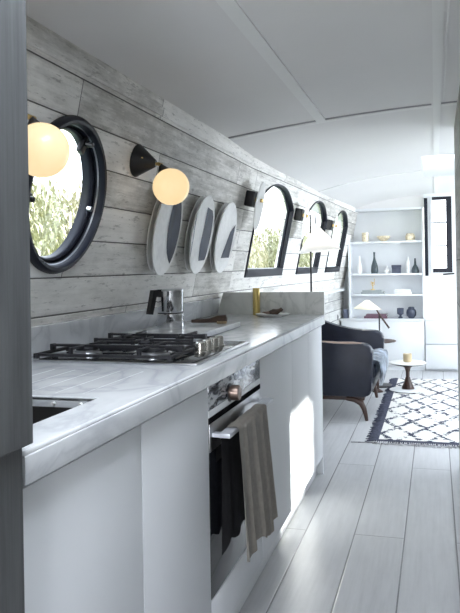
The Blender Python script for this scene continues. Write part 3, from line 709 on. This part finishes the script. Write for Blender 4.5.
# ------------------------------------------------------------------ things on the worktop
t = thing('serving_board', 'thin white marble board behind the hob', 'board', (-1.03, 2.86, .9055))
bm = B(); box(bm, -.165, .165, -.30, .30, 0, .024, .006, 3); obj('slab', bm, M['marble'], t)
t = thing('moka_pot', 'polished steel coffee pot with a black angular handle', 'coffee pot', (-1.072, 2.80, .9298)); t.scale = (1.13, 1.13, 1.02)
bm = lathe(B(), [(0, 0), (.050, 0), (.051, .006), (.050, .058), (.048, .060), (0, .060)], 40); obj('boiler', bm, M['chrome'], t)
bm = lathe(B(), [(0, .0605), (.0475, .0605), (.0475, .064), (0, .064)], 40); obj('seam_ring', bm, M['black'], t)
bm = lathe(B(), [(0, .0645), (.048, .0645), (.049, .07), (.049, .152), (0, .152)], 40); obj('jug', bm, M['chrome'], t)
bm = lathe(B(), [(0, .1522), (.050, .1522), (.050, .158), (.046, .161), (0, .161)], 40); obj('lid', bm, M['steel'], t)
bm = B()
hd = Vector((-.52, -.86, 0)).normalized(); pd = Vector((-hd.y, hd.x, 0))
def hp(d, z): return hd * d + Vector((0, 0, z))
poly = [(.046, .160), (.084, .158), (.104, .062), (.088, .060), (.070, .132), (.050, .128), (.044, .135)]
va = [bm.verts.new(hp(a, b) + pd * .011) for a, b in poly]; vb = [bm.verts.new(hp(a, b) - pd * .011) for a, b in poly]
bm.faces.new(va); bm.faces.new(vb[::-1])
for i in range(len(poly)): j = (i + 1) % len(poly); bm.faces.new((va[i], va[j], vb[j], vb[i]))
obj('handle', bm, M['black'], t)
bm = B(); prism(bm, [(-.009, .045), (.009, .045), (0, .064)], .10, .152); obj('spout', bm, M['chrome'], t)
t = thing('dish_brush', 'dark wooden brush lying on the marble board', 'brush', (-.975, 3.03, .9298)); t.rotation_euler.z = R(14); t.scale = (.62, .8, 1)
bm = B(); tube(bm, [(-.13, 0, .012), (-.06, 0, .012), (0, 0, .014), (.06, 0, .016), (.12, 0, .016), (.13, 0, .015)], [.007, .009, .010, .020, .022, .010], 12)
for v in bm.verts: v.co.z = max(.004, v.co.z)
obj('handle', bm, M['brown'], t)
bm = B(); box(bm, .055, .125, -.022, .022, 0, .012, .003); obj('bristles', bm, M['bristle'], t)
t = thing('candle_vase', 'slim gold cylinder vase standing by the end upstand', 'vase', (-.985, 3.945, .9055))
bm = lathe(B(), [(0, 0), (.020, 0), (.021, .003), (.020, .15), (.0185, .153), (.0165, .15), (.0165, .01), (0, .01)], 28); obj('body', bm, M['gold'], t)
t = thing('side_plate', 'round white plate at the far end of the worktop', 'plate', (-.865, 3.83, .9055))
bm = lathe(B(), [(0, 0), (.05, 0), (.055, .004), (.088, .010), (.094, .014), (.092, .016), (.055, .008), (0, .006)], 40); obj('dish', bm, M['ceramic'], t)
bm = closed_ring(B(), [(.092, .0135), (.0955, .0145), (.0945, .0165), (.091, .0158)], 40); obj('rim', bm, M['steel'], t)
t = thing('carved_bird', 'small dark brown wooden bird lying on the white plate', 'ornament', (-.855, 3.845, .9118)); t.rotation_euler.z = R(15)
bm = B(); tube(bm, [(-.045, 0, .014), (-.03, 0, .015), (-.01, 0, .018), (.012, 0, .018), (.026, 0, .026), (.036, 0, .031), (.046, 0, .029)], [.004, .010, .016, .015, .010, .012, .003], 14); obj('body', bm, M['brown'], t)
bm = B(); tube(bm, [(-.07, .004, .017), (-.045, .001, .014), (-.03, 0, .014)], [.003, .008, .010], 10); obj('tail', bm, M['leather_worn'], t)

# ------------------------------------------------------------------ plates on the wall
def wall_plate(Yp, label, shapes, sx=.97):
    f = wall_frame(Yp + .045, 1.355, 0); t = thing('wall_plate', label, 'plate', matrix=f @ Matrix.Diagonal((sx, 1.11, 1, 1)), group='three decorated plates hung on the plank wall')
    bm = lathe(B(), [(0, .020), (.08, .020), (.08, .030), (.12, .030), (.165, .040), (.178, .047), (.181, .051), (.178, .054), (.165, .050), (.13, .043), (.10, .041), (0, .041)], 56)
    for poly, mi in shapes:
        cx = sum(p[0] for p in poly) / len(poly); cy = sum(p[1] for p in poly) / len(poly)
        v = [bm.verts.new((x, y, (.0425 if math.hypot(x, y) < .12 else .0425 + (math.hypot(x, y) - .12) * .17))) for x, y in poly]
        c = bm.verts.new((cx, cy, .0425))
        for i in range(len(v)):
            fc = bm.faces.new((c, v[i], v[(i + 1) % len(v)])); fc.material_index = mi
    obj('dish', bm, M['plate'], t, mats=[M['plate'], M['blue_glaze'], M['lilac']])
    bm = lathe(B(), [(0, .010), (.13, .010), (.155, .014), (.174, .022), (.172, .025), (.15, .018), (0, .015)], 48); obj('back_dish', bm, M['plate'], t)
    bm = lathe(B(), [(0, .0005), (.03, .0005), (.03, .014), (0, .014)], 16); obj('hanger', bm, M['black'], t)
    return t
def arcpts(r, a0, a1, n=14): return [(r * math.cos(R(a0 + (a1 - a0) * k / n)), r * math.sin(R(a0 + (a1 - a0) * k / n))) for k in range(n + 1)]
def bow(p, q, sag, n=12):       # curved edge between two points
    o = []; dx, dy = q[0] - p[0], q[1] - p[1]; l = math.hypot(dx, dy)
    for k in range(1, n):
        s = k / n; w = 4 * s * (1 - s) * sag; o.append((p[0] + dx * s - dy / l * w, p[1] + dy * s + dx / l * w))
    return o
s1p = arcpts(.172, -52, 68); s1p += bow(s1p[-1], s1p[0], -.062)
wall_plate(2.83, 'plate with a large dark blue lens shape on its right, nearest the camera', [(s1p, 1)], .84)
s2p = [(.035, .125), (.115, .115)] + [(.150, .08), (.163, 0), (.148, -.08)] + [(.125, -.115), (.04, -.12), (.022, -.05), (.034, .03)]
s2q = arcpts(.172, 150, 220); s2q += bow(s2q[-1], s2q[0], -.030)
wall_plate(3.30, 'middle wall plate with a dark blue block and a pale lilac lens', [(s2p, 1), (s2q, 2)], .87)
s3p = [(.150, .075), (.135, -.10), (.0, -.105), (.045, -.04), (.095, .03)]
wall_plate(3.715, 'plate with a dark blue blade shape, farthest along the wall', [(s3p, 1)])

# ------------------------------------------------------------------ globe wall lamps
def globe_lamp(Yb, zb, label, gpos):
    """cone on the wall, brass joint, little cone and opal globe at gpos (world)"""
    f = wall_frame(Yb, zb); fi = f.inverted()
    t = thing('wall_lamp', label, 'lamp', matrix=f, group='globe wall lamps')
    G = fi @ Vector(gpos)
    tip = Vector((-.01, .0, .118))
    bm = lathe(B(), [(0, .0005), (.063, .0005), (.064, .004), (.061, .008), (.012, .082), (0, .082)], 44); obj('wall_cone', bm, M['black'], t)
    bm = B(); tube(bm, [(-.037, .01, .036), (-.040, .01, .038)], .004, 8); obj('screw', bm, M['brass'], t)
    bm = B(); tube(bm, [(0, 0, .080), (0, 0, .098), (.004, 0, .104)], .0065, 12); tube(bm, [(-.014, 0, .098), (.016, 0, .098)], .007, 12); obj('joint', bm, M['brass'], t)
    j = Vector((.0, 0, .100)); d = (G - j).normalized()
    q = Vector((0, 0, 1)).rotation_difference(-d).to_matrix().to_4x4()
    r = .0695
    Mc = Matrix.Translation(G) @ q
    top = (G - j).length
    bm = lathe(B(), [(0, top), (.006, top), (.007, top - .004), (.030, r * .92), (.028, r * .88), (0, r * .88)], 32, Mc); obj('lamp_holder', bm, M['black'], t)
    bm = B(); sphere(bm, G, r, u=40, v=28); obj('globe', bm, M['globe'], t)
    return t
globe_lamp(2.545, 1.60, 'lit opal globe lamp on a black cone above the wall plates', (-.955, 2.522, 1.489))
globe_lamp(1.64, 1.60, 'lit opal globe lamp in front of the round window', (-.950, 1.594, 1.484))

# ------------------------------------------------------------------ disc wall lamps between the arched windows
def disc_lamp(Yb, label, zb):
    f = wall_frame(Yb, zb); t = thing('disc_wall_lamp', label, 'lamp', matrix=f, group='white disc wall lamps between the arched windows')
    bm = B(); box(bm, -.046, .046, -.048, .048, .0005, .058, .010, 3); obj('mount', bm, M['black'], t)
    bm = B(); box(bm, -.012, .012, -.013, .013, .058, .077, .002); obj('stem', bm, M['brass'], t)
    bm = lathe(B(), [(0, -.004), (.13, -.004), (.150, .001), (.150, .005), (.13, .002), (0, .002)], 44, Matrix.Translation((0.006, -.035, .083)) @ Matrix.Rotation(R(8), 4, 'Y')); obj('disc', bm, M['disc'], t)
    bm = B(); box(bm, -.010, .010, -.011, .011, .088, .104, .002); obj('cap', bm, M['brass'], t)
for Yp, zb, lb in ((4.22, 1.603, 'white disc wall lamp left of the nearest arched window'), (5.50, 1.59, 'white disc wall lamp between the nearest and middle arched windows'), (6.76, 1.575, 'white disc wall lamp beside the farthest arched window')):
    disc_lamp(Yp, lb, zb)

# ------------------------------------------------------------------ floor lamps
def cone_shade(apex, base_c, r0, r1, m, parent, name='lamp_shade'):
    apex = Vector(apex); base_c = Vector(base_c); ax = (apex - base_c); h = ax.length
    q = Vector((0, 0, 1)).rotation_difference(ax).to_matrix().to_4x4()
    bm = lathe(B(), [(r0, 0), (r1 + (r0 - r1) * .5, h * .52), (r1, h)], 40, Matrix.Translation(base_c) @ q)
    return obj(name, bm, m, parent)
t = thing('floor_lamp', 'black rod floor lamp with a white cone shade just beyond the worktop', 'lamp', (-.727, 4.30, 0))
bm = lathe(B(), [(0, 0), (.055, 0), (.055, .010), (.05, .014), (.01, .018), (0, .018)], 36); obj('base', bm, M['black'], t)
bm = B(); tube(bm, [(0, 0, .012), (0, 0, 1.495)], .0062, 12); obj('pole', bm, M['black'], t)
cone_shade((.043, -.01, 1.410), (.056, -.01, 1.268), .128, .020, M['shade_white'], t)
bm = B(); tube(bm, [(0, 0, 1.48), (.010, 0, 1.50), (.030, -.005, 1.49), (.041, -.01, 1.395)], .0055, 10); obj('arm', bm, M['white'], t)
bm = B(); sphere(bm, (.052, -.01, 1.315), .026, u=16, v=12); obj('bulb', bm, M['bulb'], t)

t = thing('floor_lamp', 'floor lamp with a cream cone shade and slanted wooden rod behind the armchair', 'lamp', (-.53, 7.06, 0))
bm = lathe(B(), [(0, 0), (.12, 0), (.12, .012), (.02, .018), (0, .018)], 32); obj('base', bm, M['black'], t)
bm = B(); tube(bm, [(0, 0, .015), (0, 0, .70)], .007, 10); obj('pole', bm, M['black'], t)
bm = B(); tube(bm, [(-.035, -.02, .765), (0, -.01, .70), (.095, -.02, .565)], [.006, .009, .009], 10); obj('slanted_rod', bm, M['walnut'], t)
cone_shade((-.108, -.02, .836), (-.112, -.02, .752), .135, .014, M['cream'], t)
bm = B(); tube(bm, [(-.045, -.02, .745), (-.075, -.02, .77), (-.108, -.02, .828)], .005, 8); obj('arm', bm, M['brass'], t)
bm = B(); sphere(bm, (-.112, -.02, .785), .020, u=14, v=10); obj('bulb', bm, M['bulb'], t)

# ------------------------------------------------------------------ armchair (faces +x)
t = thing('armchair', 'dark leather armchair with walnut legs, beside the rug', 'armchair', (-.83, 5.94, 0))
# local y: -.51 near side, +.51 far side
def side_profile(top_front, top_back, xf, xb, zb):
    # front top corner rounded, rear rises towards the back
    p = [(xb, zb), (xf - .05, zb)]
    for k in range(6): a = -PI / 2 + PI / 2 * k / 5; p.append((xf - .05 + .05 * math.cos(a), zb + .05 + .05 * math.sin(a)))
    rr = .07
    for k in range(8): a = PI / 2 * k / 7; p.append((xf + .012 - rr + rr * math.cos(a), top_front - rr + rr * math.sin(a)))
    for k in range(1, 7):
        s = k / 6; x = xf + .012 - rr + (xb - (xf + .012 - rr)) * s
        p.append((x, top_front + (top_back - top_front) * s ** 1.7 - .012 * math.sin(PI * s)))
    return p
def arm_bm(y0_, y1_, **k):
    p = side_profile(**k); bm = B()
    a = [bm.verts.new((x, y0_, z)) for x, z in p]; b = [bm.verts.new((x, y1_, z)) for x, z in p]
    bm.faces.new(a); bm.faces.new(b[::-1])
    for i in range(len(p)): j = (i + 1) % len(p); bm.faces.new((a[i], a[j], b[j], b[i]))
    es = [e for e in bm.edges if abs(e.verts[0].co.y - e.verts[1].co.y) < 1e-6]
    bmesh.ops.bevel(bm, geom=es, offset=.022, segments=4, affect='EDGES', profile=.5)
    return bm
kw = dict(top_front=.585, top_back=.655, xf=.355, xb=-.36, zb=.185)
a1 = obj('arm', arm_bm(-.52, -.40, **kw), M['leather'], t, ang=60)
a2 = obj('arm', arm_bm(.40, .52, **dict(kw, top_front=.602, top_back=.78, xf=.375)), M['leather'], t, ang=60)
# worn brown piping along the top of the near arm
bm = B(); tube(bm, [(-.30, -.46, .640), (-.1, -.46, .583), (.1, -.46, .573), (.22, -.46, .576), (.285, -.46, .579)], [.012, .02, .022, .02, .010], 12)
for v in bm.verts: v.co.y = -.46 + (v.co.y + .46) * 1.9; 
obj('worn_arm_edge', bm, M['leather_worn'], a1)
bm = B(); box(bm, -.42, -.27, -.50, .50, .20, .74, .05, 4, M4=Matrix.Translation((0, 0, 0)) @ Matrix.Shear('XY', 4, (0, 0)) if False else None)
for v in bm.verts: v.co.x -= (v.co.z - .2) * .12
obj('backrest', bm, M['leather'], t, ang=60)
bm = B(); box(bm, -.26, .355, -.395, .395, .20, .30, .02, 3); obj('seat_base', bm, M['leather'], t, ang=60)
bm = B(); box(bm, -.26, .385, -.392, .392, .302, .42, .045, 4); obj('seat_cushion', bm, M['leather'], t, ang=60)
bm = B()
for s in (-1, 1): box(bm, -.34, .30, s * .46 - .02, s * .46 + .02, .150, .188, .006)
box(bm, .26, .30, -.46, .46, .155, .20, .006); box(bm, -.34, -.30, -.46, .46, .15, .19, .006); obj('rail', bm, M['walnut'], t)
for sx, sy in ((1, -1), (1, 1), (-1, -1), (-1, 1)):
    bm = B(); x = .275 * sx; y = .488 * sy
    if sx > 0: tube(bm, [(x - .11, y, .165), (x - .05, y, .158), (x, y, .135), (x + .022, y, .09), (x + .034, y, .04), (x + .040, y, .0)], [.016, .020, .024, .020, .015, .012], 14)
    else: tube(bm, [(x, y, .17), (x - .03, y, .08), (x - .05, y, 0)], [.024, .019, .012], 14)
    obj('leg', bm, M['walnut'], t)
# throw over the seat front
bm = B(); rows = []
pth = [(.10, .424), (.20, .425), (.29, .428), (.35, .430), (.390, .414), (.402, .38), (.404, .34), (.402, .30), (.396, .27), (.390, .25)]
rn = random.Random(4)
for j, (x, z) in enumerate(pth):
    row = []
    for i in range(41):
        s = i / 40; y = -.385 + .77 * s; wv = math.sin(s * 24 + .4 * j) * .6 + math.sin(s * 41 + 1.3 * j) * .4
        up = .012 * (wv + 1.1)
        row.append(bm.verts.new((x + .006 + (up if j > 3 else 0), y, z + .006 + (up if j <= 4 else -.03 * math.sin(s * 5)))))
    rows.append(row)
for a, b in zip(rows, rows[1:]):
    for i in range(40): bm.faces.new((a[i], a[i + 1], b[i + 1], b[i]))
bmesh.ops.solidify(bm, geom=bm.faces[:], thickness=.004)
tag(obj('throw_blanket', bm, M['throw'], loc=(-.83, 5.94, 0), ang=80), 'pale blue and white throw draped over the armchair seat', 'blanket')
bm = B(); sphere(bm, (0, 0, 0), 1, (.055, .17, .15), 24, 16)
for v in bm.verts:
    v.co.y = math.copysign(abs(v.co.y / .17) ** .7 * .17, v.co.y); v.co.z = math.copysign(abs(v.co.z / .15) ** .7 * .15, v.co.z)
o = tag(obj('cushion', bm, M['fur'], loc=(-1.015, 5.725, .585), ang=80), 'tan cushion leaning on the armchair backrest', 'cushion'); o.rotation_euler = (0, R(-14), 0)

# small round table behind the chair
t = thing('side_table', 'small round dark side table half hidden behind the armchair', 'side table', (-.53, 6.72, 0))
bm = lathe(B(), [(0, .468), (.17, .468), (.175, .474), (.17, .48), (0, .48)], 36); obj('table_top', bm, M['walnut'], t)
bm = lathe(B(), [(0, 0), (.05, 0), (.05, .01), (.015, .03), (.012, .25), (.02, .46), (.03, .468), (0, .468)], 24); obj('pedestal', bm, M['walnut'], t)

# low pedestal table on the rug
RG = .012
t = thing('pedestal_table', 'low round table with a turned dark pedestal standing on the rug', 'table', (-.258, 6.78, RG + .0045))
bm = lathe(B(), [(0, .234), (.155, .234), (.168, .240), (.170, .246), (.160, .250), (0, .250)], 48); obj('table_top', bm, M['ceramic'], t)
bm = lathe(B(), [(0, .222), (.13, .226), (.166, .238), (.160, .2338), (0, .2338)], 40); obj('table_rim', bm, M['walnut'], t)
bm = lathe(B(), [(0, .012), (.058, .012), (.056, .022), (.040, .06), (.018, .12), (.018, .16), (.030, .20), (.056, .222), (0, .222)], 32); obj('pedestal', bm, M['walnut'], t)
bm = lathe(B(), [(0, 0), (.165, 0), (.168, .004), (.15, .010), (.06, .012), (0, .012)], 48); obj('base_disc', bm, M['white'], t)
t.scale = (1, 1, 1.04)
t = thing('candle_pot', 'cream and gold candle pot on the low round table', 'candle', (-.258, 6.78, RG + .2650))
bm = lathe(B(), [(0, 0), (.034, 0), (.040, .01), (.040, .075), (.037, .078), (.035, .07), (0, .065)], 28); obj('pot', bm, M['pot'], t)
bm = lathe(B(), [(0, .0655), (.034, .0705), (.034, .073), (0, .072)], 24); obj('wax', bm, M['ceramic'], t)

# ------------------------------------------------------------------ rug
t = thing('rug', 'cream woven rug with a black diamond lattice and dark fringe', 'rug', (-.385, 4.80, 0))
bm = B(); box(bm, 0, 1.65, 0, 2.70, 0, RG - .0005, .003); obj('pile', bm, M['rug'], t)
bm = B(); rn = random.Random(2)
for k in range(230):
    y = .01 + 2.68 * k / 229; l = rn.uniform(.05, .085)
    tube(bm, [(.004, y, .007), (-.3 * l, y + rn.uniform(-.006, .006), .010), (-l, y + rn.uniform(-.012, .012), .004)], [.006, .0055, .003], 5)
obj('fringe', bm, M['fringe'], t)['kind'] = 'stuff'
bm = B()
for k in range(120):
    x = -.02 + 1.66 * k / 119; l = rn.uniform(.035, .075)
    tube(bm, [(x, .004, .007), (x + rn.uniform(-.008, .008), -.5 * l, .008), (x + rn.uniform(-.012, .012), -l, .004)], [.0045, .0045, .002], 5)
tube(bm, [(-.17, -.035, .004), (-.08, -.03, .005), (.0, -.02, .005)], .004, 6)
obj('tassel_edge', bm, M['tassel'], t)['kind'] = 'stuff'

# ------------------------------------------------------------------ outside: bank, river, willows
bm = B(); box(bm, -60, 60, -40, 60, -1.3, -1.2); structure(obj('ground', bm, M['water'], smooth=False))
bm = B(); box(bm, -60, -5.5, -40, 60, -1.2, -.55, .05); structure(obj('ground_bank', bm, M['grass'], smooth=False))
def willow(x, y, h, r, seed, label, m):
    t = thing('willow_tree', label, 'tree', (x, y, -.56), 'pale willow trees on the far bank'); rn = random.Random(seed)
    bm = B(); tube(bm, [(0, 0, 0), (.1, .05, h * .3), (-.05, .1, h * .62)], [.28, .2, .1], 10)
    for k in range(6):
        a = k * 1.05 + rn.random(); tube(bm, [(0, .05, h * .35), (r * .35 * math.cos(a), r * .35 * math.sin(a), h * .68), (r * .6 * math.cos(a), r * .6 * math.sin(a), h * .78)], [.1, .06, .03], 6)
    obj('trunk', bm, M['bark'], t)
    bm = B()
    for k in range(760):
        a = rn.uniform(0, 2 * PI); rr = r * math.sqrt(rn.random()); z1 = h * (1 - .35 * (rr / r) ** 2) * rn.uniform(.82, 1.0)
        L_ = rn.uniform(.3, .85) * z1; px, py = rr * math.cos(a), rr * math.sin(a); n = 9
        for i in range(n):
            z = z1 - L_ * i / n; q = rn.uniform(0, 2 * PI); s = rn.uniform(.06, .12)
            ox, oy = math.cos(q) * s, math.sin(q) * s; wx_, wy_ = -math.sin(q) * s * .35, math.cos(q) * s * .35
            jx = px + rn.uniform(-.08, .08); jy = py + rn.uniform(-.08, .08)
            v = [bm.verts.new(c) for c in ((jx, jy, z), (jx + ox + wx_, jy + oy + wy_, z - s * .9), (jx + ox * 1.3, jy + oy * 1.3, z - s * 2.4), (jx + ox - wx_, jy + oy - wy_, z - s * .9))]
            bm.faces.new(v)
    o = obj('foliage', bm, m, t, smooth=False); o['kind'] = 'stuff'
for i, (x, y, h_, r_w, m_, lb) in enumerate((
        (-9.5, 12.6, 5.0, 2.2, 'leaf', 'pale drooping willow seen in the middle of the round window'),
        (-9.6, 17.6, 4.4, 2.2, 'leaf2', 'willow at the right edge of the round window view'),
        (-10.5, 7.6, 4.6, 2.2, 'leaf', 'willow at the left of the round window view'),
        (-9.5, 28.5, 4.3, 2.8, 'leaf2', 'bushy willow seen at the left of the nearest arched window'),
        (-8.0, 35.5, 4.2, 2.8, 'leaf', 'willow filling the right of the nearest arched window'),
        (-8.0, 43, 4.2, 3.2, 'leaf2', 'distant willow seen through the middle arched window'))):
    willow(x, y, h_, r_w, i, lb, M[m_])

# ------------------------------------------------------------------ light
w = bpy.data.worlds.new('world'); bpy.context.scene.world = w; w.use_nodes = True
nt = w.node_tree; bg = nt.nodes['Background']
tc = N(nt, 'ShaderNodeTexCoord'); sp = N(nt, 'ShaderNodeSeparateXYZ'); L(nt, tc.outputs['Generated'], sp.inputs[0])
c = ramp_n(nt, sp.outputs[2], [(.0, (.97, .98, 1.0)), (.5, (.80, .88, 1.0))])
L(nt, c, bg.inputs[0]); bg.inputs[1].default_value = 3.0
sd = bpy.data.lights.new('sun', 'SUN'); sd.energy = 15.0; sd.angle = R(.8); sd.color = (1, .97, .9)
so = bpy.data.objects.new('sun', sd); col.objects.link(so)
so.rotation_euler = Vector((2.63, 4.3, 1.12)).to_track_quat('Z', 'Y').to_euler()
def area(name, mtx, sx, sy, e, c=(.91, .945, 1)):
    ld = bpy.data.lights.new(name, 'AREA'); ld.shape = 'RECTANGLE'; ld.size = sx; ld.size_y = sy; ld.energy = e; ld.color = c
    o = bpy.data.objects.new(name, ld); col.objects.link(o); o.matrix_world = mtx; return o
# daylight entering the starboard windows and the saloon hatch
for i, (yc, w_, zb) in enumerate(wS):
    area('daylight_starboard', Matrix.Translation((SX + .14, yc, zb + .3)) @ Matrix.Rotation(R(90), 4, 'Y'), .55, .85, 33)
area('daylight_hatch', Matrix.Translation(((SKX[0] + SKX[1]) / 2, (SKY[0] + SKY[1]) / 2, 2.42)), .66, 1.2, 13)
area('fill_back_door', Matrix.Translation((-.245, -1.80, 1.05)) @ Matrix.Rotation(R(90), 4, 'X'), .5, 1.4, 36, (.98, .965, 1))  # fill lamp added behind the camera to brighten the near end
area('fill_galley_hatch', Matrix.Translation((-.34, .975, 2.26)), .5, .85, 14, (.955, .96, 1))  # fill lamp added above the unseen galley hatch

# ------------------------------------------------------------------ camera
cd = bpy.data.cameras.new('camera'); co = bpy.data.objects.new('camera', cd); col.objects.link(co)
F, PSI, RO, H = 710., R(16.1), R(.95), 1.18
fwd = Vector((-math.sin(PSI), math.cos(PSI), 0)); rt = Vector((math.cos(PSI), math.sin(PSI), 0)); up = Vector((0, 0, 1))
rt2 = rt * math.cos(RO) - up * math.sin(RO); up2 = rt * math.sin(RO) + up * math.cos(RO)
co.matrix_world = Matrix(((rt2.x, up2.x, -fwd.x, 0), (rt2.y, up2.y, -fwd.y, 0), (rt2.z, up2.z, -fwd.z, H), (0, 0, 0, 1)))
cd.sensor_fit = 'VERTICAL'; cd.sensor_height = 36; cd.lens = F * 36 / 613; cd.shift_y = -(306.5 - 267.4) / 613; cd.clip_start = .02
bpy.context.scene.camera = co
vs = bpy.context.scene.view_settings
vs.view_transform = 'Standard'; vs.look = 'None'; vs.exposure = 1.0; vs.gamma = 1; vs.use_curve_mapping = False
bpy.context.scene.cycles.max_bounces = 10; bpy.context.scene.cycles.diffuse_bounces = 6; bpy.context.scene.cycles.transparent_max_bounces = 12
bpy.context.scene.cycles.sample_clamp_indirect = 6
